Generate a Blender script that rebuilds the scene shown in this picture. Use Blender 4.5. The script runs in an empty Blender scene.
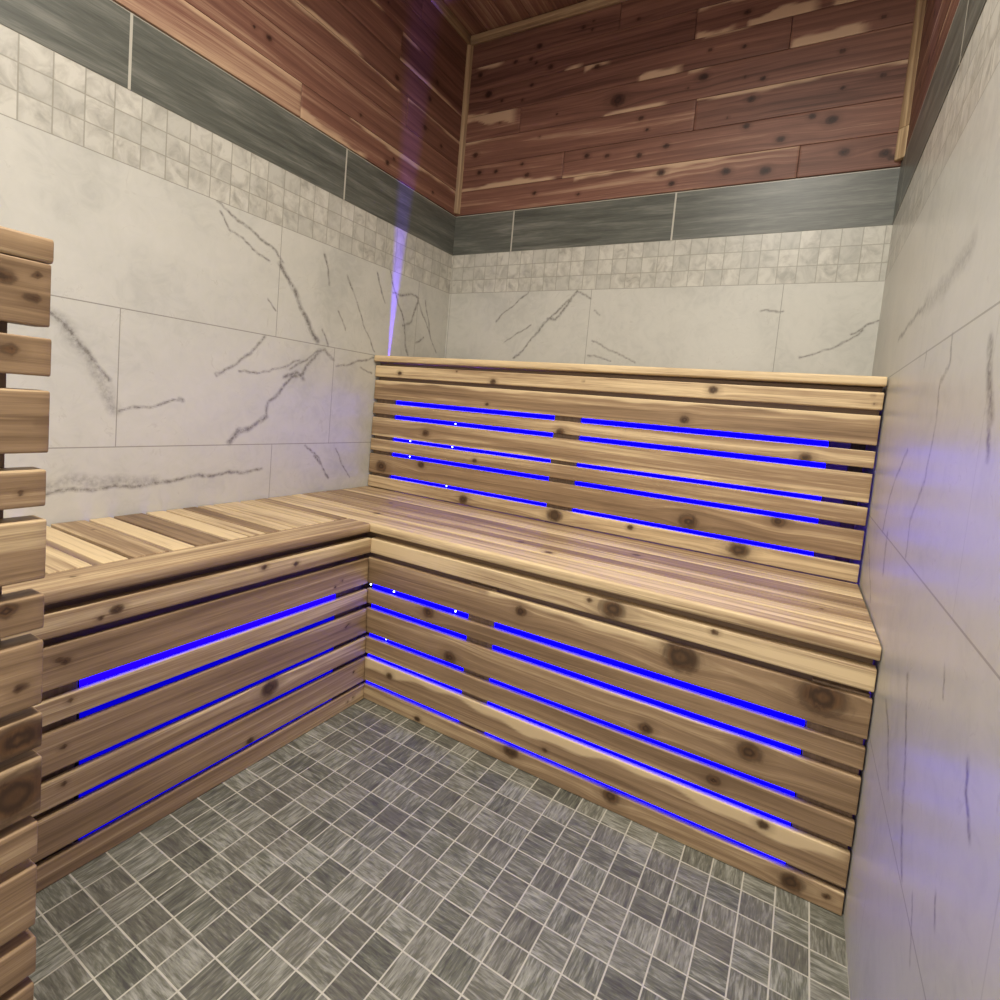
import bpy, math, random
import numpy as np
from mathutils import Vector, Matrix

S = 0.0254                      # everything below is measured in inches
scene = bpy.context.scene
COL = scene.collection
rng = np.random.RandomState(7)

# ------------------------------------------------------------------ room
XR, XL, YB = 41.74, -16.71, 31.91      # right wall, left wall, back wall
RW = 0.0055                            # the right wall is a hair out of square
YF = -72.0                             # wall behind the camera
H, T = 48.30, 12.06                    # top of the large tiles, their height
DB, DT = 54.34, 60.44                  # dark tile band
ZC = 87.7                              # ceiling
LX, LF = -0.049, 0.008                 # lean of the left bench front
LY = 0.009

def xr(y): return XR + RW * (y - YB)

# ------------------------------------------------------------------ node helpers
class NT:
    def __init__(s, name):
        s.m = bpy.data.materials.new(name); s.m.use_nodes = True
        s.t = s.m.node_tree; s.t.nodes.clear()
        s.out = s.n('ShaderNodeOutputMaterial')
        s.b = s.n('ShaderNodeBsdfPrincipled')
        s.t.links.new(s.b.outputs[0], s.out.inputs[0])
    def n(s, typ, **k):
        nd = s.t.nodes.new(typ)
        for a, v in k.items(): setattr(nd, a, v)
        return nd
    def put(s, sock, v):
        if hasattr(v, 'is_output'): s.t.links.new(v, sock)
        elif v is not None:
            if isinstance(v, tuple) and len(v) == 3 and sock.type == 'RGBA': v = (*v, 1)
            sock.default_value = v
    def math(s, op, a, b=None, c=None, clamp=False):
        nd = s.n('ShaderNodeMath', operation=op, use_clamp=clamp)
        s.put(nd.inputs[0], a)
        if b is not None: s.put(nd.inputs[1], b)
        if c is not None: s.put(nd.inputs[2], c)
        return nd.outputs[0]
    def attr(s, name, out='Fac'):
        return s.n('ShaderNodeAttribute', attribute_name=name).outputs[out]
    def sep(s, v):
        nd = s.n('ShaderNodeSeparateXYZ'); s.put(nd.inputs[0], v); return nd.outputs
    def comb(s, x=0.0, y=0.0, z=0.0):
        nd = s.n('ShaderNodeCombineXYZ')
        for i, v in enumerate((x, y, z)): s.put(nd.inputs[i], v)
        return nd.outputs[0]
    def noise(s, vec, scale=1.0, detail=3.0, rough=0.5, dist=0.0, out='Fac'):
        nd = s.n('ShaderNodeTexNoise'); s.put(nd.inputs['Vector'], vec)
        nd.inputs['Scale'].default_value = scale; nd.inputs['Detail'].default_value = detail
        nd.inputs['Roughness'].default_value = rough; nd.inputs['Distortion'].default_value = dist
        return nd.outputs[out]
    def white(s, vec):
        nd = s.n('ShaderNodeTexWhiteNoise', noise_dimensions='3D'); s.put(nd.inputs['Vector'], vec)
        return nd.outputs['Value']
    def ramp(s, fac, stops):
        nd = s.n('ShaderNodeValToRGB'); s.put(nd.inputs[0], fac)
        e = nd.color_ramp.elements
        while len(e) < len(stops): e.new(0.5)
        for el, (p, c) in zip(e, stops):
            el.position = p
            el.color = (*c, 1) if isinstance(c, tuple) else (c, c, c, 1)
        return nd.outputs[0]
    def mix(s, fac, a, b, mode='MIX'):
        nd = s.n('ShaderNodeMix', data_type='RGBA', blend_type=mode)
        s.put(nd.inputs[0], fac); s.put(nd.inputs[6], a); s.put(nd.inputs[7], b)
        return nd.outputs[2]
    def mapr(s, v, a, b, c=0.0, d=1.0):
        nd = s.n('ShaderNodeMapRange'); s.put(nd.inputs[0], v)
        for i, q in enumerate((a, b, c, d)): s.put(nd.inputs[i + 1], q)
        return nd.outputs[0]
    def pos(s):      # object-space position in inches
        tc = s.n('ShaderNodeTexCoord'); vm = s.n('ShaderNodeVectorMath', operation='SCALE')
        s.t.links.new(tc.outputs['Object'], vm.inputs[0]); vm.inputs[3].default_value = 1 / S
        return s.sep(vm.outputs[0])
    def bump(s, h, strength, dist):
        nd = s.n('ShaderNodeBump'); nd.inputs['Strength'].default_value = strength
        nd.inputs['Distance'].default_value = dist * S; s.put(nd.inputs['Height'], h)
        s.t.links.new(nd.outputs[0], s.b.inputs['Normal'])
    def fin(s, col, rough=0.5, spec=0.5):
        s.put(s.b.inputs['Base Color'], col); s.put(s.b.inputs['Roughness'], rough)
        s.b.inputs['Specular IOR Level'].default_value = spec
        return s.m

# ------------------------------------------------------------------ materials
def mat_cedar(name, dark, mid, light, gain=.9):
    """pale western red cedar: grain follows attribute wc = (along, across, seed)"""
    t = NT(name)
    w = t.sep(t.attr('wc', 'Vector')); kd = t.attr('kd'); tone = t.attr('tone')
    s_, g, sd = w[0], w[1], w[2]
    seed = t.math('MULTIPLY', sd, 17.3)
    broad = t.noise(t.comb(t.math('MULTIPLY', s_, .035), t.math('MULTIPLY', g, .75), seed), 1, 3, .55, .4)
    mid_n = t.noise(t.comb(t.math('MULTIPLY', s_, .07), t.math('MULTIPLY', g, 3.2), t.math('ADD', seed, 5.1)), 1, 3, .6, .6)
    fine = t.noise(t.comb(t.math('MULTIPLY', s_, .45), t.math('MULTIPLY', g, 16.), t.math('ADD', seed, 9.7)), 1, 2, .6)
    f = t.math('ADD', t.math('MULTIPLY', broad, 1.0), t.math('MULTIPLY', mid_n, .62))
    f = t.math('ADD', f, t.math('MULTIPLY', fine, .3))
    wv = t.math('SINE', t.math('ADD', t.math('MULTIPLY', g, 7.5), t.math('MULTIPLY', mid_n, 9.)))
    wv = t.math('MULTIPLY', t.math('POWER', t.mapr(wv, -1, 1, 0, 1), 3.), -.11)
    f = t.math('ADD', f, wv)
    f = t.math('ADD', t.math('ADD', t.math('MULTIPLY', t.math('SUBTRACT', f, .94), gain), .5), tone)
    c = t.ramp(f, [(.18, dark), (.5, mid), (.82, light)])
    # sap wood streaks
    sap = t.attr('sap')
    c = t.mix(sap, c, light)
    # knots: kd is distance from the knot centre in knot radii
    kn_ = t.noise(t.comb(t.math('MULTIPLY', s_, 1.3), t.math('MULTIPLY', g, 2.4), seed), 1, 4, .6, .6)
    kd = t.math('ADD', kd, t.math('MULTIPLY', t.math('SUBTRACT', kn_, .5), .8))
    ring = t.math('SINE', t.math('MULTIPLY', kd, 11.))
    kc = t.mix(t.math('MULTIPLY', t.mapr(ring, -1, 1, 0, 1), t.mapr(kn_, .35, .65, .2, 1)), (dark[0] * .2, dark[1] * .15, dark[2] * .12), (dark[0] * .75, dark[1] * .6, dark[2] * .45))
    km = t.mapr(kd, .7, 1.35, .92, 0.0)
    halo = t.mapr(kd, .8, 2.6, .45, 0.0)
    c = t.mix(halo, c, (dark[0] * .72, dark[1] * .66, dark[2] * .6))
    c = t.mix(km, c, kc)
    t.bump(t.math('ADD', fine, t.math('MULTIPLY', mid_n, .5)), .25, .02)
    return t.fin(c, .52, .35)

CEDAR = mat_cedar('cedar', (.175, .108, .058), (.335, .222, .125), (.70, .535, .315), 1.0)
CEDAR_FRAME = mat_cedar('cedar_frame', (.12, .075, .045), (.20, .13, .08), (.28, .19, .12))
RED_CEDAR = mat_cedar('aromatic_cedar', (.090, .038, .026), (.235, .110, .076), (.58, .40, .26), .68)

def mat_marble(name, horiz, row_off, ztop):
    """marble look porcelain; joints from the object position, veins from attribute vein"""
    t = NT(name); p = t.pos(); a = p[horiz]; z = p[2]
    v = t.attr('vein')
    vec = t.comb(p[0], p[1], z)
    n1 = t.noise(vec, .09, 4, .55, .8); n2 = t.noise(vec, .5, 5, .65, 1.5); n3 = t.noise(vec, 2.6, 4, .65)
    c = t.ramp(t.math('ADD', t.math('MULTIPLY', n1, .6), t.math('MULTIPLY', n2, .4)),
               [(.32, (.47, .465, .42)), (.5, (.57, .56, .505)), (.7, (.62, .605, .545))])
    # faint clouds and hair veins
    rid = t.math('ABSOLUTE', t.math('SUBTRACT', t.noise(vec, .16, 5, .6, 1.2), .5))
    hv = t.mapr(rid, 0, .012, .28, 0)
    hv = t.math('MULTIPLY', hv, t.mapr(n2, .5, .62, 0, 1))
    c = t.mix(hv, c, (.33, .30, .25))
    vm = t.math('MULTIPLY', v, t.mapr(n3, .34, .62, .3, 1.1), clamp=True)
    c = t.mix(vm, c, (.17, .155, .14))
    # joints
    row = t.math('FLOOR', t.math('DIVIDE', t.math('SUBTRACT', ztop, z), T))
    zz = t.math('FRACT', t.math('DIVIDE', t.math('SUBTRACT', ztop + .05, z), T))
    jz = t.math('LESS_THAN', zz, .10 / T)
    off = 0.0
    for r, o in row_off.items():
        eq = t.math('COMPARE', row, float(r), .1)
        off = t.math('ADD', off, t.math('MULTIPLY', eq, float(o)))
    ja = t.math('LESS_THAN', t.math('FRACT', t.math('DIVIDE', t.math('SUBTRACT', a, t.math('SUBTRACT', off, .04)), 2 * T)), .08 / (2 * T))
    j = t.math('MAXIMUM', jz, ja)
    c = t.mix(t.math('MULTIPLY', j, .7) if horiz == 0 or ztop == H and name.endswith('left') else t.math('MAXIMUM', t.math('MULTIPLY', jz, .65), t.math('MULTIPLY', ja, .22)), c, (.20, .185, .155))
    return t.fin(c, .35 if name.endswith('right') else .33, .5)

MARBLE_L = mat_marble('marble_tile_left', 1, {0: 0.0, 1: 8.6, 2: .3, 3: 8.6}, H)
MARBLE_B = mat_marble('marble_tile_back', 0, {0: 7.7, 1: 0, 2: 7.7}, H)
MARBLE_R = mat_marble('marble_tile_right', 1, {0: -22, 1: -38, 2: -46, 3: -54}, H)

def mat_mosaic(name, horiz):
    t = NT(name); p = t.pos(); a = p[horiz]; z = p[2]; P = 2.02
    ua = t.math('DIVIDE', a, 2.06); uz = t.math('DIVIDE', t.math('SUBTRACT', z, DB), P)
    ia, iz = t.math('FLOOR', ua), t.math('FLOOR', uz)
    r = t.white(t.comb(ia, iz, 3.)); r2 = t.white(t.comb(ia, iz, 8.))
    n = t.noise(t.comb(t.math('ADD', a, t.math('MULTIPLY', r2, 60)), t.math('MULTIPLY', z, .8), r2), .75, 5, .6, .7)
    c = t.ramp(n, [(.32, (.36, .345, .30)), (.46, (.51, .49, .43)), (.6, (.62, .60, .53))])
    c = t.mix(t.mapr(r, 0, 1, 0, .55), c, (.42, .415, .37))
    da = t.math('ABSOLUTE', t.math('SUBTRACT', t.math('FRACT', ua), .5))
    dz = t.math('ABSOLUTE', t.math('SUBTRACT', t.math('FRACT', uz), .5))
    j = t.math('GREATER_THAN', t.math('MAXIMUM', da, dz), .5 - .026)
    c = t.mix(t.math('MULTIPLY', j, .75), c, (.30, .285, .235))
    return t.fin(c, .33, .5)
MOSAIC_X, MOSAIC_Y = mat_mosaic('wall_mosaic_back', 0), mat_mosaic('wall_mosaic_side', 1)

def mat_dark(name, horiz, off):
    t = NT(name); p = t.pos(); a = p[horiz]; z = p[2]
    u = t.math('DIVIDE', t.math('SUBTRACT', a, off), 23.95); iu = t.math('FLOOR', u)
    r = t.white(t.comb(iu, 1., 1.))
    n = t.noise(t.comb(t.math('MULTIPLY', a, .09), t.math('ADD', t.math('MULTIPLY', z, 1.2), t.math('MULTIPLY', r, 40)), 0.), 1, 5, .62, .5)
    n2 = t.noise(t.comb(t.math('MULTIPLY', a, .5), t.math('MULTIPLY', z, 9.), r), 1, 3, .6)
    f = t.math('ADD', t.math('MULTIPLY', n, .7), t.math('MULTIPLY', n2, .3))
    c = t.ramp(f, [(.3, (.055, .058, .050)), (.5, (.115, .120, .102)), (.7, (.22, .22, .19))])
    j = t.math('LESS_THAN', t.math('FRACT', t.math('ADD', u, .11 / 23.95)), .22 / 23.95)
    e = t.math('GREATER_THAN', z, DT - .12)
    c = t.mix(t.math('MAXIMUM', j, t.math('MULTIPLY', e, .8)), c, (.50, .48, .41))
    return t.fin(c, .38, .45)
DARK_B, DARK_L, DARK_R = mat_dark('dark_tile_back', 0, -5.96), mat_dark('dark_tile_left', 1, 8.46), mat_dark('dark_tile_right', 1, 3.)

def mat_floor():
    t = NT('floor_mosaic'); p = t.pos(); GR = -.0106
    a = t.math('ADD', p[0], t.math('MULTIPLY', p[1], GR)); b = t.math('SUBTRACT', p[1], t.math('MULTIPLY', p[0], GR))
    ua = t.math('DIVIDE', t.math('SUBTRACT', a, -.217), 1.992); ub = t.math('DIVIDE', t.math('SUBTRACT', b, .675), 1.963)
    ia, ib = t.math('FLOOR', ua), t.math('FLOOR', ub)
    r1, r2, r3 = (t.white(t.comb(ia, ib, k)) for k in (1., 5., 9.))
    sw = t.math('GREATER_THAN', r1, .42)
    al = t.mix(sw, t.comb(a, b, 0.), t.comb(b, a, 0.))
    q = t.sep(al)
    n = t.noise(t.comb(t.math('ADD', t.math('MULTIPLY', q[0], 3.6), t.math('MULTIPLY', r2, 90)), t.math('MULTIPLY', q[1], .6), r2), 1, 4, .62, .7)
    n2 = t.noise(t.comb(t.math('ADD', t.math('MULTIPLY', q[0], 9.), t.math('MULTIPLY', r3, 70)), t.math('MULTIPLY', q[1], .8), r3), 1, 3, .7, .4)
    f = t.math('ADD', t.math('ADD', t.math('MULTIPLY', n, .55), t.math('MULTIPLY', n2, .45)), t.mapr(r3, 0, 1, -.06, .06))
    c = t.ramp(f, [(.36, (.060, .058, .050)), (.5, (.135, .135, .103)), (.66, (.34, .335, .285))])
    c = t.mix(t.mapr(r2, 0, 1, 0, .22), c, (.165, .14, .12))
    da = t.math('ABSOLUTE', t.math('SUBTRACT', t.math('FRACT', ua), .5))
    db = t.math('ABSOLUTE', t.math('SUBTRACT', t.math('FRACT', ub), .5))
    m = t.math('MAXIMUM', da, db)
    j = t.mapr(m, .5 - .027, .5 - .019, 0, 1)
    c = t.mix(j, c, (.47, .44, .37))
    t.bump(t.math('ADD', t.math('MULTIPLY', f, .5), t.mapr(m, .46, .49, 1, 0)), .35, .03)
    return t.fin(c, t.mapr(f, .3, .7, .5, .36), .4)
FLOOR = mat_floor()

def mat_plain(name, col, rough=.5, metal=0.0, spec=.5):
    t = NT(name); vec = t.comb(*t.pos())
    n = t.noise(vec, 1.5, 3, .5)
    c = t.mix(t.mapr(n, .3, .7, 0, .25), col, tuple(q * .8 for q in col))
    t.b.inputs['Metallic'].default_value = metal
    return t.fin(c, rough, spec)
BLACK = mat_plain('panel_housing', (.012, .012, .013), .5)
PLASTER = mat_plain('painted_plaster', (.55, .50, .43), .7)
GLASS_FRAME = mat_plain('door_frame_wood', (.28, .17, .10), .5)

def mat_glow(name, col, strength, grad=None):
    t = NT(name); p = t.pos()
    n = t.noise(t.comb(*p), .35, 2, .5)
    st = t.mapr(n, .2, .8, strength * .9, strength * 1.1)
    if grad:            # emission is scaled down towards the bottom of the panel
        z0, z1, low = grad
        st = t.math('MULTIPLY', st, t.mapr(p[2], z0, z1, low, 1.0))
    t.put(t.b.inputs['Emission Color'], col); t.put(t.b.inputs['Emission Strength'], st)
    return t.fin((.0, .0, .01), .6, .0)
BLUE = mat_glow('blue_glow', (.0005, .0, 1.0), 7.0)
BLUE_LEFT = mat_glow('blue_glow_side', (.003, .0, 1.0), 7.0, (9.9, 11.0, .075))
LED = mat_glow('white_led', (.45, .6, 1.0), 9.0)
WARM = mat_glow('lamp_diffuser', (1.0, .86, .66), 6.0)

# ------------------------------------------------------------------ mesh builders
def link(name, me, mat, parent=None, **props):
    o = bpy.data.objects.new(name, me); COL.objects.link(o)
    if mat: me.materials.append(mat)
    if parent: o.parent = parent
    for k, v in props.items(): o[k] = v
    return o

def thing(name, label, cat, loc, group=None):
    o = bpy.data.objects.new(name, None); COL.objects.link(o)
    o.empty_display_size = .05
    o.location = [c * S for c in loc]
    o['label'] = label; o['category'] = cat
    if group: o['group'] = group
    return o

class Acc:
    """collects grids of vertices with the wood attributes"""
    def __init__(s): s.v = []; s.f = []; s.a = {k: [] for k in ('wc', 'kd', 'tone', 'sap')}; s.n = 0
    def add(s, V, F, wc, kd, tone, sap):
        s.v.append(V); s.f.append(F + s.n); s.n += len(V)
        s.a['wc'].append(wc); s.a['kd'].append(kd); s.a['tone'].append(np.full(len(V), tone)); s.a['sap'].append(sap)
    def build(s, name, mat, parent=None, origin=(0, 0, 0), smooth=True, **props):
        V = (np.concatenate(s.v) - np.array(origin)) * S; F = np.concatenate(s.f)
        me = bpy.data.meshes.new(name); me.from_pydata([], [], [])
        me.vertices.add(len(V)); me.vertices.foreach_set('co', V.astype(np.float32).ravel())
        nf = len(F); me.loops.add(nf * 4); me.polygons.add(nf)
        me.loops.foreach_set('vertex_index', F.astype(np.int32).ravel())
        me.polygons.foreach_set('loop_start', np.arange(nf, dtype=np.int32) * 4)
        me.update(calc_edges=True)
        for k, lst in s.a.items():
            d = np.concatenate(lst).astype(np.float32)
            at = me.attributes.new(k, 'FLOAT_VECTOR' if k == 'wc' else 'FLOAT', 'POINT')
            at.data.foreach_set('vector' if k == 'wc' else 'value', d.ravel())
        me.validate()
        if smooth:
            me.polygons.foreach_set('use_smooth', np.ones(len(me.polygons), dtype=bool))
            me.set_sharp_from_angle(angle=math.radians(50))
        return link(name, me, mat, parent, **props)

def profile(W, D, r, nt, seg=3, rf=None):
    """rounded rectangle in (v, n); the front face n=0 from v=0..W, thickness towards n=-D"""
    pts = []
    r = min(r, D * .45, W * .45); rf = r if rf is None else min(rf, D * .9)
    for i in range(nt + 1): pts.append((rf + (W - r - rf) * i / nt, 0.0) if False else (r + (W - 2 * r) * i / nt, 0.0))
    def arc(cx, cn, a0, a1):
        for k in range(1, seg + 1):
            a = a0 + (a1 - a0) * k / seg; pts.append((cx + r * math.cos(a), cn + r * math.sin(a)))
    h = math.pi / 2
    arc(W - r, -r, h, 0); pts.append((W, -D + r)); arc(W - r, -D + r, 0, -h)
    pts.append((r, -D)); arc(r, -D + r, -h, -2 * h); pts.append((0, -r)); arc(r, -r, 2 * h, h)
    pts.pop()
    return np.array(pts)

def board(acc, O, U, V, N, L, W, D, r=.1, knots=(), tone=0.0, sap=None, seed=None, ds=.3, dt=.16, bend=0.0):
    """a board: O corner of the front face, U along, V across, N out of the face.
    knots: (s, t, radius).  sap: list of (s0, s1, side, height)"""
    O, U, V, N = (np.array(q, float) for q in (O, U, V, N))
    seed = rng.rand() * 9 if seed is None else seed
    nt = max(2, int(W / dt)); P = profile(W, D, r, nt); m = len(P)
    ns = max(1, int(L / ds)); e = min(.05, r * .6)
    ss = np.concatenate([[0, e * .4], np.linspace(e, L - e, ns + 1), [L - e * .4, L]])
    sh = np.concatenate([[e, e * .3], np.zeros(ns + 1), [e * .3, e]])     # eased ends
    c = np.array([W / 2, -D / 2])
    s = np.repeat(ss, m); p = np.tile(P, (len(ss), 1)); shr = np.repeat(sh, m)[:, None]
    q = p - np.sign(p - c) * shr
    X = O + s[:, None] * U + q[:, :1] * V + q[:, 1:] * N
    g = q[:, 0] - q[:, 1] * .9
    kd = np.full(len(s), 9.0); disp = np.zeros(len(s))
    for (ks, kt, kr) in knots:
        dx, dy = (s - ks) / 1.25, (g - kt)
        d2 = dx * dx + dy * dy
        kd = np.minimum(kd, np.sqrt(d2) / kr)
        if kr > .3:
            A = kr * 1.25
            ex = np.exp(-((s - ks) / (kr * 4.5)) ** 2)
            disp += -dy * (A * A / (dy * dy + A * A * .8 + dx * dx * .06)) * ex * .85
    gg = g + disp + bend * np.sin(s * .11 + seed)
    sp = np.zeros(len(s))
    for z in (sap or []):
        s0, s1, side, hh = z
        edge = hh * (.75 + .35 * np.sin(s * .35 + seed * 3) + .15 * np.sin(s * 1.3 + seed))
        dd = g if side < 0 else W - g
        mm = np.clip((edge - dd) / .18 + .5, 0, 1) * np.clip((s - s0) / .4, 0, 1) * np.clip((s1 - s) / 1.2, 0, 1)
        sp = np.maximum(sp, mm * .85)
    wc = np.stack([s + seed * 31, gg, np.full(len(s), seed)], -1)
    k = len(ss); i = np.arange(k - 1)[:, None] * m; j = np.arange(m)[None, :]; j2 = (j + 1) % m
    if np.dot(np.cross(U, V), N) > 0:
        F = np.stack([i + j, i + m + j, i + m + j2, i + j2], -1).reshape(-1, 4)
    else:
        F = np.stack([i + j, i + j2, i + m + j2, i + m + j], -1).reshape(-1, 4)
    # end caps: two rings of quads collapsing onto the centre line
    VV = [X]; WC = [wc]; KD = [kd]; SP = [sp]; FF = [F]; n0 = len(X)
    for end, base in ((0, 0), (1, (k - 1) * m)):
        cpt = O + (0 if end == 0 else L) * U + (W / 2) * V - (D / 2) * N
        ring = X[base:base + m]
        inner = ring * .02 + cpt * .98
        VV.append(inner)
        w2 = wc[base:base + m].copy(); w2[:, 1] = w2[:, 1] * .3 + W * .3
        w2[:, 0] += 2.0
        WC.append(w2); KD.append(np.full(m, 9.)); SP.append(np.zeros(m))
        jj = np.arange(m); j2_ = (jj + 1) % m; b = n0; n0 += m
        quads = np.stack([base + jj, base + j2_, b + j2_, b + jj], -1)
        flip = (np.dot(np.cross(U, V), N) > 0) == (end == 1)
        FF.append(quads[:, ::-1] if flip else quads)
    acc.add(np.concatenate(VV), np.concatenate(FF), np.concatenate(WC), np.concatenate(KD), tone, np.concatenate(SP))

def single(name, mat, parent, *a, **k):
    props = k.pop('props', {})
    acc = Acc(); board(acc, *a, **k)
    pl = parent.location / S if parent else (0, 0, 0)
    return acc.build(name, mat, parent, tuple(pl), **props)

def box_mesh(name, x0, y0, z0, x1, y1, z1, origin=(0, 0, 0), bevel=0.0):
    import bmesh
    bm = bmesh.new(); bmesh.ops.create_cube(bm, size=1)
    for v in bm.verts:
        v.co = Vector(((x0 + x1) / 2 + v.co.x * (x1 - x0) - origin[0], (y0 + y1) / 2 + v.co.y * (y1 - y0) - origin[1],
                       (z0 + z1) / 2 + v.co.z * (z1 - z0) - origin[2])) * S
    if bevel: bmesh.ops.bevel(bm, geom=bm.edges[:], offset=bevel * S, segments=2, affect='EDGES', profile=.5)
    me = bpy.data.meshes.new(name); bm.to_mesh(me); bm.free(); return me

# ------------------------------------------------------------------ veins on the marble
VL = [(.9,[(-20.4,34.9),(-19.4,34.1),(-18.7,33.0),(-17.8,31.5),(-16.9,30.1),(-16.1,28.5),(-15.6,27.4)]),
 (.35,[(-20.4,34.9),(-19.1,33.8),(-17.7,31.9),(-16.3,30.0)]),
 (.9,[(-23,20.6),(-20.4,21.0),(-18.8,21.5),(-16.6,21.2),(-14.2,21.0),(-12.1,20.9)]),
 (.25,[(-23,20.5),(-20.4,20.6),(-18.1,20.6),(-14.2,20.6),(-11.7,20.6),(-9.8,21.0),(-6.8,21.1),(-3.5,21.2),(-0.8,21.3)]),
 (.5,[(-4.8,24.4),(-4.0,25.7),(-2.6,26.0),(-0.8,27.2)]),
 (.3,[(-0.8,27.2),(-0.5,28.7),(1.0,30.4),(2.5,31.9),(4.0,32.4),(4.5,33.6),(6.0,35.2)]),
 (.4,[(1.5,32.0),(3.1,32.5),(4.0,32.0)]),(.15,[(2.1,32.8),(4.2,34.2),(6.0,35.4)]),
 (.3,[(6.0,35.4),(7.2,35.8),(8.4,34.7)]),(.2,[(-6.8,31.4),(-4.7,32.6),(-3.1,34.1),(-1.4,36.0)]),
 (.12,[(-4.1,31.9),(-0.5,32.3),(3.4,34.1)]),(.5,[(0.1,44.2),(1.4,42.8),(3.0,40.4),(4.6,38.1),(5.9,36.6)]),
 (.25,[(0.1,44.5),(1.9,42.1),(4.0,38.8),(5.6,36.8)]),(.18,[(6.4,38.0),(7.5,36.4)]),
 (.2,[(-7.4,48.2),(-3.8,46.7),(-0.7,45.5),(0.4,44.6)]),(.12,[(-7.1,47.3),(-6.2,46.1),(-1.3,44.1)]),
 (.15,[(-1.2,40.0),(-0.3,39.1)]),(.25,[(6.1,47.0),(6.5,45.9)]),(.15,[(6.5,45.9),(7.2,43.7)]),
 (.2,[(10.0,45.4),(11.2,43.8)]),(.12,[(11.2,43.8),(12.9,40.5),(15.8,36.7)]),(.15,[(15.1,47.3),(15.8,45.8),(17.1,43.6)]),
 (.12,[(8.9,40.8),(10.1,38.7)]),(.22,[(17.8,48.2),(18.7,45.8),(20.3,43.3),(21.6,41.4),(21.9,38.5),(22.8,37.2)]),
 (.25,[(18.5,45.4),(20.0,45.2),(22.2,46.1),(24.1,45.8),(23.6,43.7),(22.7,42.0),(21.2,41.3)]),
 (.15,[(24.1,45.5),(26.1,43.0),(29.5,38.5)]),(.12,[(25.8,45.9),(27.7,40.9)]),(.2,[(24.4,39.2),(26.2,40.2)]),
 (.15,[(4.9,24.0),(7.1,22.3),(8.9,19.6)]),(.3,[(6.4,22.5),(7.4,21.7)]),(.1,[(9.8,23.3),(12.7,19.4)]),
 (.15,[(9.0,33.9),(12.2,34.8),(15.9,36.0)]),(.12,[(13.2,34.2),(15.5,33.8)]),(.12,[(-15.3,27.4),(-12.8,27.9),(-10.2,28.6)]),
 (.3,[(-10.2,28.8),(-9.9,28.6)])]
VB = [(.22,[(5.6,48.1),(3.9,46.6),(2.5,45.0),(0.9,43.7),(-0.5,41.8),(-2.0,39.9),(-3.9,38.2)]),
 (.3,[(1.3,44.2),(2.6,44.0),(3.5,45.2),(4.5,46.9)]),(.15,[(5.6,48.1),(7.7,47.0)]),
 (.12,[(-2.2,48.2),(-4.4,46.3),(-6.4,45.1),(-7.5,43.7)]),(.12,[(8.1,39.1),(11.4,38.5)]),
 (.1,[(8.5,41.2),(12.7,39.3),(14.9,38.4)]),(.1,[(-5.6,40.7),(-1.5,43.3)]),(.15,[(29.6,45.1),(32.2,45.1)]),
 (.12,[(34.5,39.7),(37.9,40.8),(40.3,42.9)]),(.12,[(39.2,42.5),(41.8,44.0)]),(.1,[(8.3,45.4),(9.3,44.6)])]
VR = [(1.2,[(-7.7,40.1),(-5.5,39.9),(-2.8,39.5),(0.9,39.5),(3.0,39.6)]),(.3,[(3.0,39.6),(7.4,39.5),(13.5,39.0)]),
 (.2,[(-6.3,36.3),(-6.9,34.9),(-5.2,33.9),(-5.5,32.1),(-5.5,31.0),(-5.0,28.9),(-2.7,26.5),(-2.8,24.5)]),
 (.15,[(0.1,36.2),(0.1,35.5)]),(.25,[(1.5,30.2),(4.9,28.3),(6.1,26.7),(7.2,24.3)]),(.5,[(4.8,24.4),(4.3,22.0)]),
 (.6,[(-13.3,34.9),(-13.7,33.4),(-14.7,31.8)]),(.3,[(-14.6,31.5),(-15.2,30.4)]),
 (.3,[(-7.8,19.3),(-9.4,17.0),(-11.5,13.1),(-12.4,12.4)]),(.2,[(-3.2,16.2),(-5.5,15.0),(-7.1,13.2)]),
 (.12,[(-14.2,13.1),(-15.3,11.1)]),(.12,[(-17.0,15.5),(-17.5,14.5)]),(.2,[(-18.0,20.8),(-18.4,19.8),(-19.3,19.1)]),
 (.12,[(-13.9,22.2),(-14.2,21.2)]),(.15,[(13.9,22.0),(8.1,18.8)])]

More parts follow.
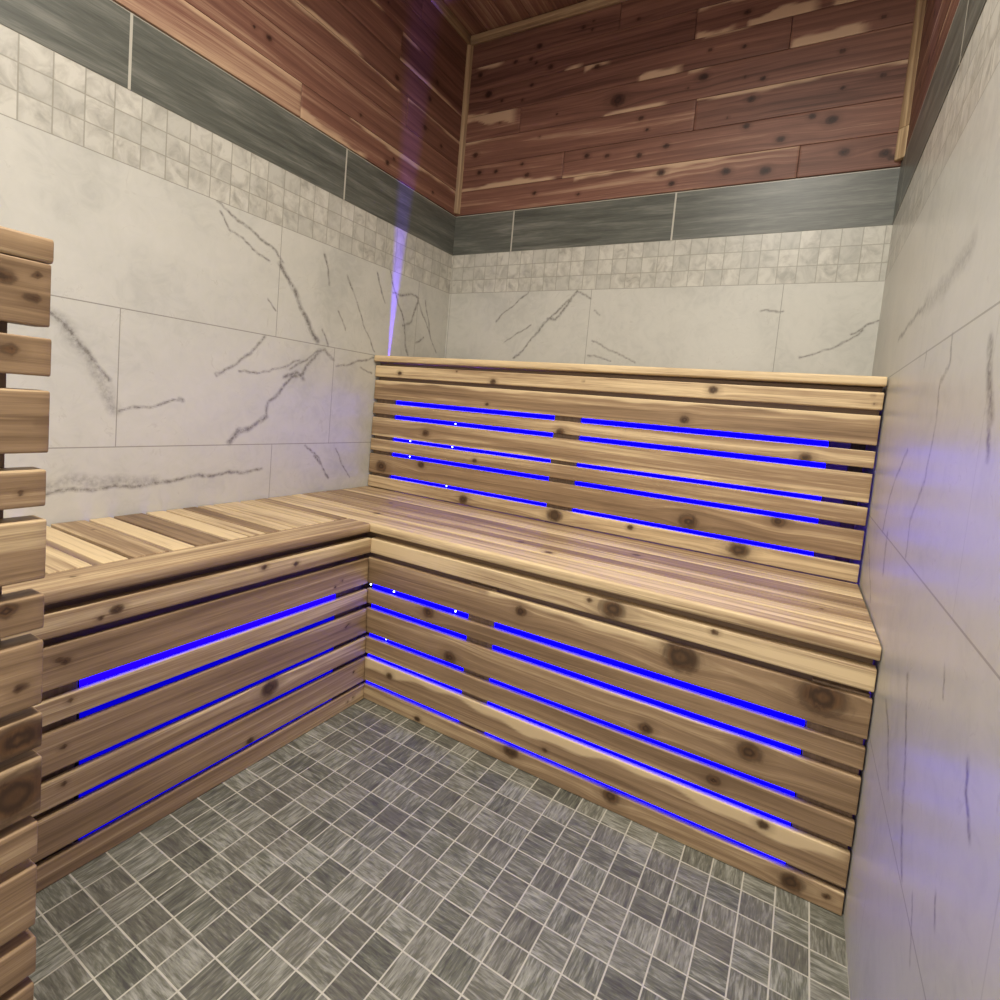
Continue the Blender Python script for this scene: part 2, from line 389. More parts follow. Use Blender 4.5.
def marble_sheet(name, mat, fn, a0, a1, z0, z1, veins, step, flip, parent=None, **props):
    na, nz = int((a1 - a0) / step), int((z1 - z0) / step)
    A, Z = np.meshgrid(np.linspace(a0, a1, na + 1), np.linspace(z0, z1, nz + 1), indexing='ij')
    A, Z = A.ravel(), Z.ravel()
    # ragged edges: wobble the lookup position
    wa = A + .10 * np.sin(Z * 1.6 + 1.3 * np.sin(A * 1.1)) + .035 * np.sin(Z * 5.3 + A * 4.1)
    wz = Z + .10 * np.sin(A * 1.8 + 1.1 * np.sin(Z * 1.3)) + .035 * np.sin(A * 6.1 - Z * 3.7)
    v = np.zeros(len(A))
    for w, L in veins:
        for (p, q) in zip(L[:-1], L[1:]):
            p, q = np.array(p), np.array(q); d = q - p; l2 = max(d @ d, 1e-6)
            t = np.clip(((wa - p[0]) * d[0] + (wz - p[1]) * d[1]) / l2, 0, 1)
            r = np.hypot(wa - p[0] - t * d[0], wz - p[1] - t * d[1])
            k = (.5 if w > .7 else .95) * np.clip(1.15 - r / (w * .62 + .07), 0, 1)
            v = np.maximum(v, k)
    X = np.array(fn(A, Z)).T * S
    i = np.arange(na)[:, None] * (nz + 1); j = np.arange(nz)[None, :]
    F = np.stack([i + j, i + nz + 1 + j, i + nz + 2 + j, i + 1 + j], -1).reshape(-1, 4)
    if flip: F = F[:, ::-1]
    me = bpy.data.meshes.new(name)
    me.vertices.add(len(X)); me.vertices.foreach_set('co', X.astype(np.float32).ravel())
    me.loops.add(len(F) * 4); me.polygons.add(len(F))
    me.loops.foreach_set('vertex_index', F.astype(np.int32).ravel())
    me.polygons.foreach_set('loop_start', np.arange(len(F), dtype=np.int32) * 4)
    me.update(calc_edges=True)
    at = me.attributes.new('vein', 'FLOAT', 'POINT'); at.data.foreach_set('value', v.astype(np.float32))
    return link(name, me, mat, parent, **props)

def struct(name, me, mat): return link(name, me, mat, None, kind='structure')

# ------------------------------------------------------------------ the shell
floor = struct('floor', box_mesh('floor', XL - 3, YF - 3, -1.5, XR + 3, YB + 3, 0), FLOOR)
ceiling_acc = Acc()
W_ = 3.72
x = XL - .2; k = 0
while x < XR + .2:
    y = YF + rng.rand() * 20 - 20
    while y < YB + 1:
        L_ = 28 + rng.rand() * 30
        y0, y1 = max(y, YF), min(y + L_, YB + .3)
        if y1 - y0 > .5:
            board(ceiling_acc, (x + W_ - .03, y0, ZC), (0, 1, 0), (-1, 0, 0), (0, 0, -1), y1 - y0 - .03, W_ - .06, .5, .06,
                  tone=rng.uniform(-.12, .04), ds=3, dt=.6, knots=[(rng.uniform(2, 30), rng.uniform(.5, 3), .35)])
        y += L_
    x += W_
ceiling = ceiling_acc.build('ceiling', RED_CEDAR, None, kind='structure')
roof = link('roof_deck', box_mesh('roof_deck', XL - 3, YF - 3, ZC + .5, XR + 3, YB + 3, ZC + 2), PLASTER, ceiling)

# marble part of each wall is the wall itself; bands and panelling are its parts
wl = marble_sheet('wall_left', MARBLE_L, lambda A, Z: (np.full_like(A, XL), A, Z), -26, YB + .0, 0, H, VL, .13, True, None, kind='structure')
wb = marble_sheet('wall_back', MARBLE_B, lambda A, Z: (A, np.full_like(A, YB), Z), XL, XR, 30, H, VB, .13, False, None, kind='structure')
wr = marble_sheet('wall_right', MARBLE_R, lambda A, Z: (XR + RW * (A - YB), A, Z), -26, YB, 0, H, VR, .14, False, None, kind='structure')
link('marble_cladding', box_mesh('m', XL - .5, YF, 0, XL, -26, H), MARBLE_L, wl)
link('marble_cladding', box_mesh('m', xr(-26) - .0, YF, 0, xr(-26) + .5, -26, H), MARBLE_R, wr)
link('lower_wall', box_mesh('m', XL, YB, 0, XR, YB + .5, 30), PLASTER, wb)
link('mosaic_band', box_mesh('m', XL - .5, YF, H, XL, YB + .0, DB), MOSAIC_Y, wl)
link('mosaic_band', box_mesh('m', XL, YB, H, XR, YB + .5, DB), MOSAIC_X, wb)
link('dark_tile_band', box_mesh('m', XL - .5, YF, DB, XL + .04, YB, DT), DARK_L, wl)
link('dark_tile_band', box_mesh('m', XL, YB - .04, DB, XR, YB + .5, DT), DARK_B, wb)
def rbox(z0, z1, d):
    me = bpy.data.meshes.new('m')
    a, b = xr(YF), xr(YB)
    v = [(a - d, YF, z0), (b - d, YB, z0), (b + .5, YB, z0), (a + .5, YF, z0)]
    v += [(p[0], p[1], z1) for p in v]
    me.from_pydata([tuple(c * S for c in p) for p in v], [], [(0, 3, 2, 1), (4, 5, 6, 7), (0, 1, 5, 4), (1, 2, 6, 5), (2, 3, 7, 6), (3, 0, 4, 7)])
    return me
link('mosaic_band', rbox(H, DB, 0), MOSAIC_Y, wr)
link('dark_tile_band', rbox(DB, DT, .04), DARK_R, wr)
link('wall_core', box_mesh('m', XL - 3, YF - 3, -1, XL - .5, YB + 3, ZC + 1), PLASTER, wl)
link('wall_core', box_mesh('m', XR + .5, YF - 3, -1, XR + 3, YB + 3, ZC + 1), PLASTER, wr)
link('wall_core', box_mesh('m', XL - 3, YB + .5, -1, XR + 3, YB + 3, ZC + 1), PLASTER, wb)

ZP = [60.47, 64.1, 67.8, 71.68, 75.42, 79.12, 82.8, 86.5, 90.2]
def kn(n, L): return [(rng.uniform(1, L - 1), rng.uniform(.6, 3.1), rng.choice([.16, .2, .26, .34])) for _ in range(n)]
def clad(rows, fn):
    """rows: list per plank row of (a0, a1, tone, knots, sap)"""
    acc = Acc()
    for r, row in enumerate(rows):
        z0, z1 = ZP[r], min(ZP[r + 1], ZC)
        for (a0, a1, tone, knots, sap) in row:
            O, U, N = fn(a0, z0 + .02)
            board(acc, O, U, (0, 0, 1), N, a1 - a0 - .05, z1 - z0 - .05, .5, .045, knots=knots, tone=tone, sap=sap,
                  ds=.35, dt=.25, bend=.25)
    return acc
XA = XL
rows_b = [
 [(XA, 31.76, -.04, [(37-0,.0,.1),(14, 2.0,.25),(32.5, 2.6,.4),(40.5,1.7,.42),(34,1.0,.3),(45,1.2,.45),(21,1.1,.2)], [(20, 40, 1, .5), (36, 49, 1, .35)]),
  (31.76, XR, -.10, [(4.5,2.2,.4),(8.4,1.5,.45),(9,1.0,.3)], None)],
 [(XA, 1.57, -.06, [(4,2.6,.3),(7,2.4,.25),(11.5,2.9,.22),(12.5,1.2,.28)], [(0, 17.5, -1, .7)]),
  (1.57, XR, -.06, [(3.5,2.6,.3),(6.5,2.2,.25),(11,1.6,.3),(14.5,2.3,.3),(24,3.2,.3),(28,1.0,.35),(33,2.4,.45),(31,3.1,.3)], [(-1, 8, -1, .25)])],
 [(XA, 19.3, -.03, [(3,1.7,.36),(29,2.7,.28),(30,1.1,.2),(14,2.7,.15)], [(0, 6, 1, .3)]),
  (19.3, XR, -.12, [(6.5,2.6,.36),(16,2.0,.22),(19.7,2.6,.25),(4,.9,.15)], [(-1, 24, 1, .42)])],
 [(XA, -6.2, -.02, [(7,2.0,.15)], [(0, 10, 1, 1.7)]),
  (-6.2, XR, -.10, [(15,1.8,.75),(26,2.5,.42),(24.2,1.5,.15),(6,1.6,.15),(33,.9,.25),(41,2.2,.25),(31,1.5,.18)], [(13, 22, -1, .4), (24, 27, 1, .5)])],
 [(XA, 29.3, -.14, [(4.5,2.9,.45),(7,1.5,.22),(12,2.8,.25),(10.6,.9,.2),(22,3.2,.3),(37,1.9,.2),(41,1.4,.2)], [(20, 24, 1, 1.2), (0, 5, -1, .6), (28, 34, -1, .8), (36, 42, 1, .35)]),
  (29.3, XR, -.10, [(9,1.2,.2)], [(0, 8, -1, 1.0)])],
 [(XA, 18.2, -.17, kn(5, 34), [(2, 7, 1, .5), (17, 20, -1, .7)]),
  (18.2, XR, -.13, [(6,1.7,.3),(12,2.8,.3)], [(0, 5, -1, 1.1), (6, 14, -1, 1.2), (15, 19, -1, .6), (0, 7, 1, .5)])],
 [(XA, 8, -.19, kn(4, 24), None), (8, XR, -.15, kn(4, 32), [(10, 20, 1, .6)])],
 [(XA, XR, -.18, kn(4, 50), None)],
]
clad(rows_b, lambda a, z: ((a, YB - .25, z), (1, 0, 0), (0, -1, 0))).build('cedar_panelling', RED_CEDAR, wb)
YL0 = YF
rows_l = [
 [(YL0, 1.33, .15, [(50,1.5,.3)], [(40, 80, 1, .42)]), (1.33, YB, -.04, [(14,1.2,.3),(15.2,2.2,.2),(24,1.2,.2)], [(-1, 10.5, -1, .9), (7, 31, 1, .6)])],
 [(YL0, -30, 0, kn(4, 40), None), (-30, YB, -.03, kn(5, 60), None)],
 [(YL0, 18.45, -.02, kn(6, 85), [(60, 89, 1, .3)]), (18.45, YB, -.12, [(4,1.8,.3),(8,1.1,.25)], [(-1, 14, 1, .4)])],
 [(YL0, -4, -.06, kn(4, 60), [(50, 70, -1, .5)]), (-4, YB, -.10, [(20,1.2,.3),(27,2.2,.3)], [(2, 14, -1, .45)])],
 [(YL0, 16.4, -.08, kn(6, 85), [(70, 85, 1, .4)]), (16.4, YB, -.14, [(8,1.5,.3)], [(-1, 15, -1, .4), (0, 4, 1, .5)])],
 [(YL0, 4, -.12, kn(6, 70), None), (4, YB, -.14, kn(3, 26), [(0, 9, -1, .3)])],
 [(YL0, 20, -.15, kn(6, 90), None), (20, YB, -.16, [], None)],
 [(YL0, YB, -.17, kn(6, 90), None)],
]
clad(rows_l, lambda a, z: ((XL + .25, a, z), (0, 1, 0), (1, 0, 0))).build('cedar_panelling', RED_CEDAR, wl)
rows_r = [[(YF, 5, -.08, kn(6, 70), None), (5, YB, -.08, kn(3, 26), [(0, 28, 1, .3)])] if r % 2 else
          [(YF, 16, -.1, kn(6, 80), [(60, 95, 1, .3)]), (16, YB, -.12, kn(2, 15), None)] for r in range(8)]
dR = np.array([RW, 1, 0]); dR /= np.linalg.norm(dR)
clad(rows_r, lambda a, z: ((xr(a) + .12, a, z), tuple(dR), (-1, RW, 0))).build('cedar_panelling', RED_CEDAR, wr)

# wall behind the camera with a glazed door
wf = struct('wall_front', box_mesh('m', XL - 3, YF - 3, 0, -2, YF, ZC + 1), PLASTER)
link('wall_core', box_mesh('m', 34, YF - 3, 0, XR + 3, YF, ZC + 1), PLASTER, wf)
link('wall_core', box_mesh('m', -2, YF - 3, 80, 34, YF, ZC + 1), PLASTER, wf)
door = bpy.data.objects.new('door_1', None); COL.objects.link(door); door['kind'] = 'structure'
door.location = Vector((16, YF - 1.5, 0)) * S
o_ = (16, YF - 1.5, 0)
for (a, b, c, d) in ((-2, .0, 1.5, 80), (30.5, 0, 34, 80), (1.5, 76.5, 30.5, 80), (1.5, 0, 30.5, 5)):
    link('door_frame', box_mesh('m', a, YF - 2.5, b, c, YF - .5, d, o_, .15), GLASS_FRAME, door)
g = NT('door_glass'); g.b.inputs['Transmission Weight'].default_value = 1; g.fin((.95, .97, .96), .02)
link('glass_pane', box_mesh('m', 1.5, YF - 1.7, 5, 30.5, YF - 1.4, 76.5, o_), g.m, door)

# trims in the corners and under the ceiling
def trim(n, *a, **k):
    acc = Acc(); board(acc, *a, **k)
    return acc.build('trim_%d' % n, CEDAR, None, kind='structure')
c45 = .7071
def cove(n, O, axis, L, N, tone, w=1.35):
    """corner moulding set across an inner corner, N points into the room"""
    U = np.array(axis, float); N = np.array(N, float); N /= np.linalg.norm(N); V = np.cross(N, U)
    O = np.array(O, float) - V * w / 2
    return trim(n, O, U, V, N, L, w, .62, r=.28, tone=tone, ds=2, dt=.3)
cove(1, (XL + .62, YB - .62, 60.7), (0, 0, 1), ZC - 61.3, (1, -1, 0), .02)
cove(2, (XR - .28, YB - .85, 64.3), (0, 0, 1), ZC - 64.9, (-1, -1, 0), .0, 1.5)
cove(3, (XR - .30, YB - .89, 61.0), (0, 0, 1), 3.25, (-1, -1, 0), .18, 1.5)
trim(4, (XL + .5, YB - .26, ZC - 1.45), (1, 0, 0), (0, 0, 1), (0, -1, 0), XR - XL - 1.0, 1.4, .0001 + .45, r=.1, tone=-.1, ds=2)
bpy.data.objects['trim_4'].location.y -= .45 * S
trim(5, (XL + .26 + .45, YF, ZC - 1.45), (0, 1, 0), (0, 0, 1), (1, 0, 0), YB - YF - .8, 1.4, .45, r=.1, tone=-.1, ds=2)
trim(6, (xr(-20) - .8, YF, ZC - 1.45), (0, 1, 0), (0, 0, 1), (-1, 0, 0), YB - YF - .8, 1.4, .45, r=.1, tone=-.1, ds=2)

# ------------------------------------------------------------------ benches
KB = [(-12.2,33.9,.25),(2.4,33.6,.3),(27.6,34.2,.35),(1.8,30.9,.2),(25.2,31.1,.35),(-7.2,26.4,.4),(-14.3,21.1,.7),(-7.5,22.2,.4),(26.7,20.9,.7),(34.7,22.4,.5),(.7,23.8,.25),(-.5,18.7,.5),(12.1,18.9,.7),(31.6,19.0,.7),(20.9,19.2,.25),(11.8,28.5,.4),(36.2,28.6,.4),
      (-3,34.6,.12),(14,34.3,.1),(40.7,34.5,.1),(40.9,33.8,.1)]
KF = [(24.4,15.9,.75),(22.5,16.1,.2),(29.8,13.7,1.0),(38.8,13.8,1.1),(16.6,13.6,.4),(7.0,10.9,.5),(35.0,8.5,.6),(9.8,7.4,.5),(27.9,7.5,.4),(30.2,6.6,.6),(6.8,.4,.25),(16.9,1.2,.5),(25.9,1.2,.55),(38.5,.8,.55),(40.5,.9,.2),(36.4,3.9,.3),(31.9,16.2,.2),(3,3.4,.3),(33,5.6,.35),(20,2.6,.2)]
KL = [(-22.5,15.8,.3),(-23.4,15.5,.15),(-25.1,13.4,.2),(-25.5,13.6,.15),(-11.1,5.8,.6),(-24.9,10.9,.15),(-12.0,16.2,.2),(-25.2,5.9,.15),(-25.2,8.2,.15),(-12.8,2.2,.25),(-8.9,15.8,.2),(-3.5,13.0,.12),(-4.3,12.6,.12),(-2.4,8.5,.12),(-2.8,8.3,.12),(-1.5,.8,.12),(-2.3,.7,.12),(-1.6,3.4,.12)]
def pick(K, z0, z1, a0): return [(a - a0, z - z0, r) for a, z, r in K if z0 - .1 <= z <= z1 + .1]

ZB = [(0.02,1.52),(1.92,4.26),(4.74,6.38),(6.87,9.33),(9.88,11.31),(11.92,14.5)]
TONE_R = [.06,.0,-.08,-.08,-.10,-.10]
TONE_L = [-.06,-.10,.02,-.10,.03,-.06]

# lower bench along the back wall --------------------------------------------------
lb = thing('lower_bench', 'knotty cedar bench seat running along the foot of the tall slatted tier', 'bench', (12, 8, 0))
XE = 41.45
sapR = {1: [(0, 42, 1, .9)], 5: [(14, 30, 1, .5)]}
for i, (z0, z1) in enumerate(ZB):
    x0 = LX * (z0 + z1) / 2 - .3
    single('front_board', CEDAR, lb, (x0, LY * z0, z0), (1, 0, 0), (0, 0, 1), (0, -1, 0), XE - x0, z1 - z0, .5, r=.07,
           knots=pick(KF, z0, z1, x0), tone=TONE_R[i], sap=sapR.get(i), seed=1.1 + i * 1.37, bend=.12)
x0 = -.74
single('trim_board', CEDAR, lb, (x0, .1, 15.0), (1, 0, 0), (0, 0, 1), (0, -1, 0), XE - x0, 1.5, .9, r=.13,
       knots=pick(KF, 15, 16.5, x0), tone=.27, seed=3.3, bend=.1)
# seat: nosing and slats, lying flat (N up, V towards the wall)
SY = [(-.08, 3.14), (3.30, 4.70), (4.84, 6.40), (6.54, 8.40), (8.54, 11.22), (11.36, 12.93), (13.06, 15.95)]
TS = [.18, .26, .02, .10, -.02, .14, .0]
for i, (y0, y1) in enumerate(SY):
    xx0 = XL + .12
    nm = 'nosing' if i == 0 else 'seat_slat'
    kk = {1: [(13, .6, .3), (33.5, .7, .3)], 2: [(30, .5, .25), (55, .8, .15)], 4: [(40, 1.2, .3), (10, 1, .2)]}.get(i, [])
    single(nm, CEDAR, lb, (xx0, y0, 18.02), (1, 0, 0), (0, 1, 0), (0, 0, 1), 41.5 - xx0, y1 - y0, .92, r=.22 if i == 0 else .07,
           knots=kk, tone=TS[i], seed=2.2 + i * 1.7, bend=.1, sap=[(0, 60, -1, .5)] if i in (1, 5) else None)
for (xa, xb) in ((11.08, 13.81), (38.14, 41.35)):
    single('frame_post', CEDAR_FRAME, lb, (xa, .62, .02), (0, 0, 1), (1, 0, 0), (0, -1, 0), 14.6, xb - xa, 1.4, r=.05, tone=.12)
single('frame_rail', CEDAR_FRAME, lb, (-2.3, 1.0, 13.3), (1, 0, 0), (0, 0, 1), (0, -1, 0), 43.6, 3.75, 1.4, r=.05, tone=.1)
for xa in (-14, 4, 24, 39.6):
    single('seat_joist', CEDAR_FRAME, lb, (xa, 2.6, 13.6), (0, 1, 0), (0, 0, 1), (1, 0, 0), 13.2, 3.4, 1.4, r=.05)

# left bench -----------------------------------------------------------------------
sb = thing('side_bench', 'short cedar bench seat along the left marble wall, its slats running crosswise to the wall', 'bench', (-9, -14, 0))
YE = -29.4
def lfx(y, z): return LX * z + LF * y
for i, (z0, z1) in enumerate(ZB):
    V = np.array((LX, 0, 1)); V /= np.linalg.norm(V)
    U = np.array((LF, 1, 0)); U /= np.linalg.norm(U); N = np.cross(U, V)
    O = (lfx(YE, z0), YE, z0)
    single('front_board', CEDAR, sb, O, U, V, N, -YE - .06, z1 - z0, .5, r=.07,
           knots=pick(KL, z0, z1, YE), tone=TONE_L[i], seed=5.1 + i * 1.77, bend=.15)
single('trim_board', CEDAR, sb, (lfx(YE, 15) + .08, YE, 15.0), (LF, 1, 0), (0, 0, 1), (1, -LF, 0), -YE + .1, 1.5, .9, r=.13,
       knots=pick(KL, 15, 16.5, YE), tone=.10, seed=4.4)
single('nosing', CEDAR, sb, (-3.86, YE - .1, 18.02), (0, 1, 0), (1, 0, 0), (0, 0, 1), -YE + .0, 3.14, .92, r=.22, tone=-.01, seed=6.2,
       knots=[(5.2, 1.6, .15)])
single('end_board', CEDAR, sb, (XL + .12, -1.62, 18.02), (1, 0, 0), (0, 1, 0), (0, 0, 1), -3.92 - XL - .12, 1.5, .92, r=.07, tone=-.04, seed=7.7)
YS = [(-3.36,-1.76,.26),(-6.42,-3.54,.22),(-8.06,-6.55,.28),(-9.52,-8.16,-.12),(-11.10,-9.56,.28),(-12.88,-11.24,.32),(-15.55,-13.10,-.18),(-17.43,-15.74,.34),(-20.08,-17.64,.0),(-22.00,-20.36,.32),(-24.95,-22.5,.22),(-27.0,-25.15,.1),(-29.4,-27.2,.05)]
for i, (y0, y1, tn) in enumerate(YS):
    y0, y1 = y0 + .04, y1 - .05
    single('seat_slat', CEDAR, sb, (XL + .12, y0, 18.0), (1, 0, 0), (0, 1, 0), (0, 0, 1), -3.92 - XL - .12, y1 - y0, .9, r=.07, tone=tn, seed=1.9 + i * 1.31,
           knots=[(3.6, 1.4, .12)] if i == 8 else [])
single('frame_rail', CEDAR_FRAME, sb, (-2.35, YE, 13.3), (0, 1, 0), (0, 0, 1), (1, 0, 0), -YE + 2.55, 3.75, 1.4, r=.05, tone=.05)
for ya in (-29.2, -3.4):
    single('frame_post', CEDAR_FRAME, sb, (-1.35, ya, .02), (0, 0, 1), (0, 1, 0), (1, 0, 0), 13.2, 4.95 if ya < -20 else 3.2, 1.4, r=.05, tone=-.05)
for ya in (-20, -9):
    single('seat_joist', CEDAR_FRAME, sb, (XL + .4, ya, 13.6), (1, 0, 0), (0, 0, 1), (0, 1, 0), 12.4, 3.4, 1.4, r=.05)

# tall upper tier ------------------------------------------------------------------
ub = thing('upper_bench', 'tall slatted cedar tier behind the lower seat, capped by a narrow ledge', 'bench', (12, 22, 0))
ZU = [(18.06,19.66),(20.10,22.72),(23.20,24.82),(25.25,27.80),(28.30,29.78),(30.30,32.90)]
TU = [.17,-.08,.04,.04,.06,-.03]
sapU = {3: [(0, 60, -1, .3)], 5: [(0, 60, 1, .4)]}
xu0 = XL + .15
for i, (z0, z1) in enumerate(ZU):
    single('front_board', CEDAR, ub, (xu0, 16.05, z0), (1, 0, 0), (0, 0, 1), (0, -1, 0), 41.46 - xu0, z1 - z0, .55, r=.09,
           knots=pick(KB, z0, z1, xu0), tone=TU[i], sap=sapU.get(i), seed=4.7 + i * 1.23, bend=.12)
single('trim_board', CEDAR, ub, (xu0, 15.95, 33.38), (1, 0, 0), (0, 0, 1), (0, -1, 0), 41.48 - xu0, 1.52, .9, r=.12,
       knots=pick(KB, 33.3, 35, xu0), tone=.22, seed=8.1)
single('nosing', CEDAR, ub, (xu0, 15.55, 36.24), (1, 0, 0), (0, 1, 0), (0, 0, 1), 41.5 - xu0, 2.9, .82, r=.2, tone=.26, seed=2.9)
yy = 18.75
for i, w in enumerate((1.6, 2.5, 1.6, 2.5, 1.6, 1.9)):
    single('seat_slat', CEDAR, ub, (xu0, yy, 36.2), (1, 0, 0), (0, 1, 0), (0, 0, 1), 41.5 - xu0, w, .8, r=.07, tone=.05, ds=2, dt=.4)
    yy += w + .16
single('frame_rail', CEDAR_FRAME, ub, (xu0, 16.85, 31.4), (1, 0, 0), (0, 0, 1), (0, -1, 0), 41.4 - xu0, 3.95, .9, r=.05, tone=.1)
for (xa, xb) in ((10.62, 13.85), (-16.5, -13.25), (40.2, 41.4)):
    yo = 16.68 if xa < 20 else 24
    single('frame_post', CEDAR_FRAME, ub, (xa, yo, .02), (0, 0, 1), (1, 0, 0), (0, -1, 0), 31.3, xb - xa, 1.4, r=.05, tone=.1)
for xa in (-10, 12.4, 36):
    single('seat_joist', CEDAR_FRAME, ub, (xa, 19.6, 31.8), (0, 1, 0), (0, 0, 1), (1, 0, 0), 12, 3.4, 1.4, r=.05)

# slatted guard at the left edge ---------------------------------------------------
gd = thing('slatted_guard', 'chest-high cedar guard of horizontal boards at the left edge, in front of the side bench', 'guard', (8.4, -36, 0))
GX, GY, GY0 = 8.86, -29.9, -50.0
GZ = [(.3,2.9),(4.85-.6+.0,5.85),(6.4,8.95),(9.4,11.2)]
GZ = [(1.75,3.75),(4.22,5.85),(6.50,9.25),(9.72,11.25),(11.68,14.15),(14.60,16.08),(16.50,19.28),(19.80,21.25),(21.92,24.42),(24.98,26.48),(27.18,29.70),(30.28,31.80),(32.25,34.72)]
TG = [0,.02,.06,-.06,-.02,.05,-.04,-.05,.03,.05,-.03,.0,-.02]
KG = [(-30.6,15.3,.75),(-30.7,12.9,1.0),(-30.4,34.2,.15),(-30.5,33.3,.2),(-31.4,33.9,.3),(-31.2,31.2,.25),(-30.7,25.6,.12),(-30.1,28.4,.12),(-31.1,20.9,.3),(-30.6,17.5,.2),(-36,20,.4),(-40,28,.5),(-44,8,.4)]
GW = (.28, .96)     # the guard's long side heads slightly outwards
Ug = np.array((-.03, 1, 0)); Ug /= np.linalg.norm(Ug)
def gx(y): return GX + (GY - y) * .03
for i, (z0, z1) in enumerate(GZ):
    off = rng.uniform(-.05, .05)
    O = (gx(GY0) + .0055 * (36 - z0), GY0, z0); L_ = GY + .04 + off - GY0
    single('guard_board', CEDAR, gd, O, Ug, (0, 0, 1), np.cross(Ug, (0, 0, 1)), L_, z1 - z0, 1.15, r=.08,
           knots=[(a - GY0, b - z0, r) for a, b, r in KG if z0 <= b <= z1], tone=TG[i] - .06, seed=3.1 + i * 1.19, ds=.4, bend=.12)
single('bottom_board', CEDAR, gd, (gx(GY0), GY0, .02), Ug, (0, 0, 1), np.cross(Ug, (0, 0, 1)), GY - GY0, 1.3, .8, r=.08, ds=.6)
single('cap', CEDAR, gd, (gx(GY0) - 1.5, GY0, 35.72), Ug, (1, 0, 0), (0, 0, 1), GY + .06 - GY0, 1.53, .96, r=.13, tone=.0, ds=.6)
for ya in (-33.0, -48.0):
    single('guard_post', CEDAR_FRAME, gd, (gx(ya) - 1.2, ya + .25, .02), (0, 0, 1), (0, 1, 0), (1, 0, 0), 34.6, 1.9, 1.4, r=.05, tone=.0)

# glowing panels behind the slats -------------------------------------------------
def panel(loc, x0, y0, z0, x1, y1, z1, face, mat, label, leds=()):
    """thin housing with a luminous face; face 'y' looks to -y, face 'x' looks to +x"""
    t = thing('light_panel', label, 'light panel', loc, 'blue light panels inside the benches')
    if face == 'y':
        link('panel_housing', box_mesh('m', x0, y0 + .12, z0, x1, y1, z1, loc, .05), BLACK, t)
        link('glowing_face', box_mesh('m', x0 + .06, y0, z0 + .06, x1 - .06, y0 + .12, z1 - .06, loc), mat, t)
    else:
        link('panel_housing', box_mesh('m', x0, y0, z0, x1 - .12, y1, z1, loc, .05), BLACK, t)
        link('glowing_face', box_mesh('m', x1 - .12, y0 + .06, z0 + .06, x1, y1 - .06, z1 - .06, loc), mat, t)
    import bmesh
    for (px, pz) in leds:
        bm = bmesh.new(); bmesh.ops.create_icosphere(bm, subdivisions=2, radius=.09 * S)
        for v in bm.verts: v.co += Vector((px - loc[0], y0 - .06 - loc[1], pz - loc[2])) * S
        me = bpy.data.meshes.new('m'); bm.to_mesh(me); bm.free()
        link('diode', me, LED, t, label='white diode')
    return t
panel((-1.2, 17, 18.4), -13.13, 16.85, 18.4, 10.55, 17.5, 31.2, 'y', BLUE,
      'blue glowing panel behind the left half of the tall tier slats', [(-3.1,28.05),(-3.3,25.05),(-10.2,25.05),(-10.1,22.95),(-3.7,19.9)])
panel((26, 17, 18.4), 13.9, 16.85, 18.4, 37.95, 17.5, 31.2, 'y', BLUE,
      'blue glowing panel behind the right half of the tall tier slats')
panel((5.2, 1.4, .6), -.1 - .45, .66, .6, 11.02, 1.3, 12.6, 'y', BLUE,
      'blue glowing panel behind the knee-high bench front, next to the inner corner', [(-.75,11.6),(2.3,11.6),(9.7,11.6),(1.8,6.6)])
panel((26, 1.4, .6), 13.85, .66, .6, 38.08, 1.3, 12.6, 'y', BLUE,
      'blue glowing panel behind the knee-high bench front, towards the right wall')
lp = panel((-1.2, -14, .6), -1.4, -24.2, .6, -.72, -3.6, 12.6, 'x', BLUE_LEFT,
      'blue glowing panel behind the front boards of the side bench on the left')

for o in lp.children:                       # the panel follows the lean of the boards in front of it
    for v in o.data.vertices: v.co.x += LX * (v.co.z + .6 * S)

# ------------------------------------------------------------------ lamps
def lamp(name, kind, loc, energy, color, size=None, rot=(0, 0, 0), **k):
    d = bpy.data.lights.new(name, kind); d.energy = energy; d.color = color
    if size:
        if kind == 'AREA':
            d.size = size[0] * S
            if len(size) > 1: d.shape = 'RECTANGLE'; d.size_y = size[1] * S
            else: d.shape = 'DISK'
        else: d.shadow_soft_size = size[0] * S
    for a, v in k.items(): setattr(d, a, v)
    o = bpy.data.objects.new(name, d); COL.objects.link(o)
    o.location = Vector(loc) * S; o.rotation_euler = rot
    return o
import bmesh as _b
for i, (lx, ly) in enumerate(((28, -22), (26, -50))):
    t = thing('ceiling_light', ('round recessed ceiling light nearest the long bench', 'round recessed ceiling light by the door')[i], 'ceiling light', (lx, ly, ZC), )
    for nm, r0, r1, z0, mt in (('lamp_ring', 2.6, 3.3, ZC - .18, PLASTER), ('lamp_diffuser', .0, 2.6, ZC - .02, WARM)):
        bm = _b.new()
        ring = []
        for q in range(32):
            a = 2 * math.pi * q / 32
            ring.append([bm.verts.new(Vector((math.cos(a) * rr, math.sin(a) * rr, zz - ZC)) * S) for rr, zz in ((r0, z0), (r1, z0), (r1, ZC - .01))])
        for q in range(32):
            a, b = ring[q], ring[(q + 1) % 32]
            for w in (0, 1):
                try: bm.faces.new((a[w], b[w], b[w + 1], a[w + 1]))
                except Exception: pass
        _b.ops.remove_doubles(bm, verts=bm.verts, dist=1e-6)
        me = bpy.data.meshes.new(nm); bm.to_mesh(me); bm.free()
        link(nm, me, mt, t)
    lamp('downlight', 'AREA', (lx, ly, ZC - .6), (20.5, 15)[i], (1.0, .965, .87), (10,), spread=math.radians(165))
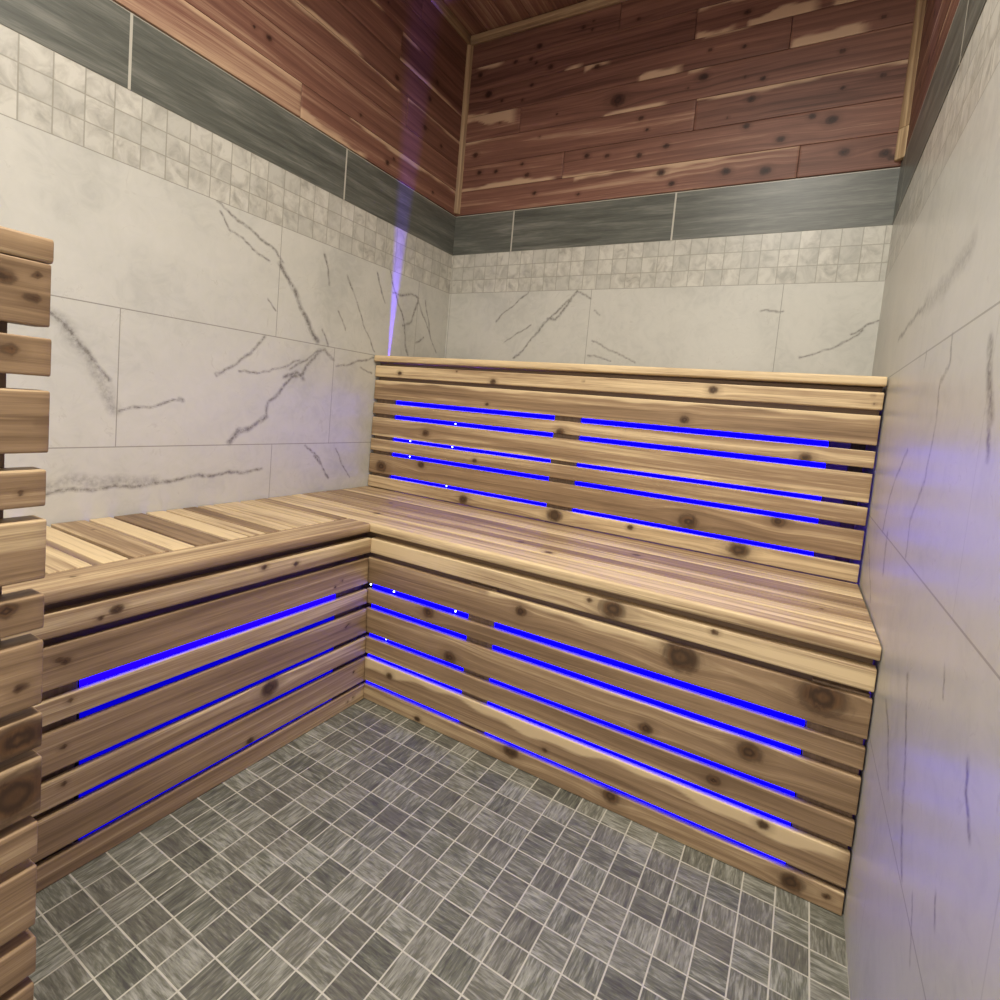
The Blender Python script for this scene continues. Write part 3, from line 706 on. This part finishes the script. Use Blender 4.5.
# front fill added just inside the glazed door behind the camera
lamp('door_fill', 'AREA', (16, YF + 1, 44), 9, (1.0, .96, .89), (30, 66), rot=(math.radians(90), 0, 0))
# blue fill added under the seats to tint the gaps between the slats
lamp('seat_fill', 'AREA', (-9, -14, 10), 2, (.10, .03, 1.0), (9, 22), rot=(math.radians(180), 0, 0))
lamp('seat_fill', 'AREA', (20, 8, 10), 4, (.10, .03, 1.0), (36, 8), rot=(math.radians(180), 0, 0))
# added blue light under the ledge of the tall tier, casting the wall streak
lamp('streak_fill', 'AREA', (-3, 18.35, 29.5), 14, (.12, .05, 1.0), (20, .8), rot=(math.radians(180), 0, 0), spread=math.radians(110))

w = bpy.data.worlds.new('World'); scene.world = w; w.use_nodes = True
w.node_tree.nodes['Background'].inputs[0].default_value = (1.0, .92, .82, 1)
w.node_tree.nodes['Background'].inputs[1].default_value = .6

# ------------------------------------------------------------------ camera
F_, CX, CY = 532.727, 506.847, 446.894
C = np.array((35.6214, -39.8761, 30.7011)); a, b, c = -.499909, .0732005, .090259
f = np.array([math.sin(a) * math.cos(b), math.cos(a) * math.cos(b), -math.sin(b)])
r0 = np.array([math.cos(a), -math.sin(a), 0]); u0 = np.cross(r0, f)
r1 = math.cos(c) * r0 + math.sin(c) * u0; u1 = -math.sin(c) * r0 + math.cos(c) * u0
cd = bpy.data.cameras.new('camera'); cam = bpy.data.objects.new('camera', cd); COL.objects.link(cam)
M = Matrix([[r1[i], u1[i], -f[i], C[i] * S] for i in range(3)] + [[0, 0, 0, 1]])
cam.matrix_world = M
cd.sensor_width = 36; cd.sensor_fit = 'HORIZONTAL'; cd.lens = 36 * F_ / 1000
cd.shift_x = (500 - CX) / 1000; cd.shift_y = (CY - 500) / 1000
cd.clip_start = .01
scene.camera = cam

vs = scene.view_settings
vs.view_transform = 'Standard'; vs.look = 'None'; vs.gamma = 1; vs.use_curve_mapping = False
vs.exposure = 0.15
scene.cycles.use_denoising = True
scene.cycles.max_bounces = 8; scene.cycles.diffuse_bounces = 5
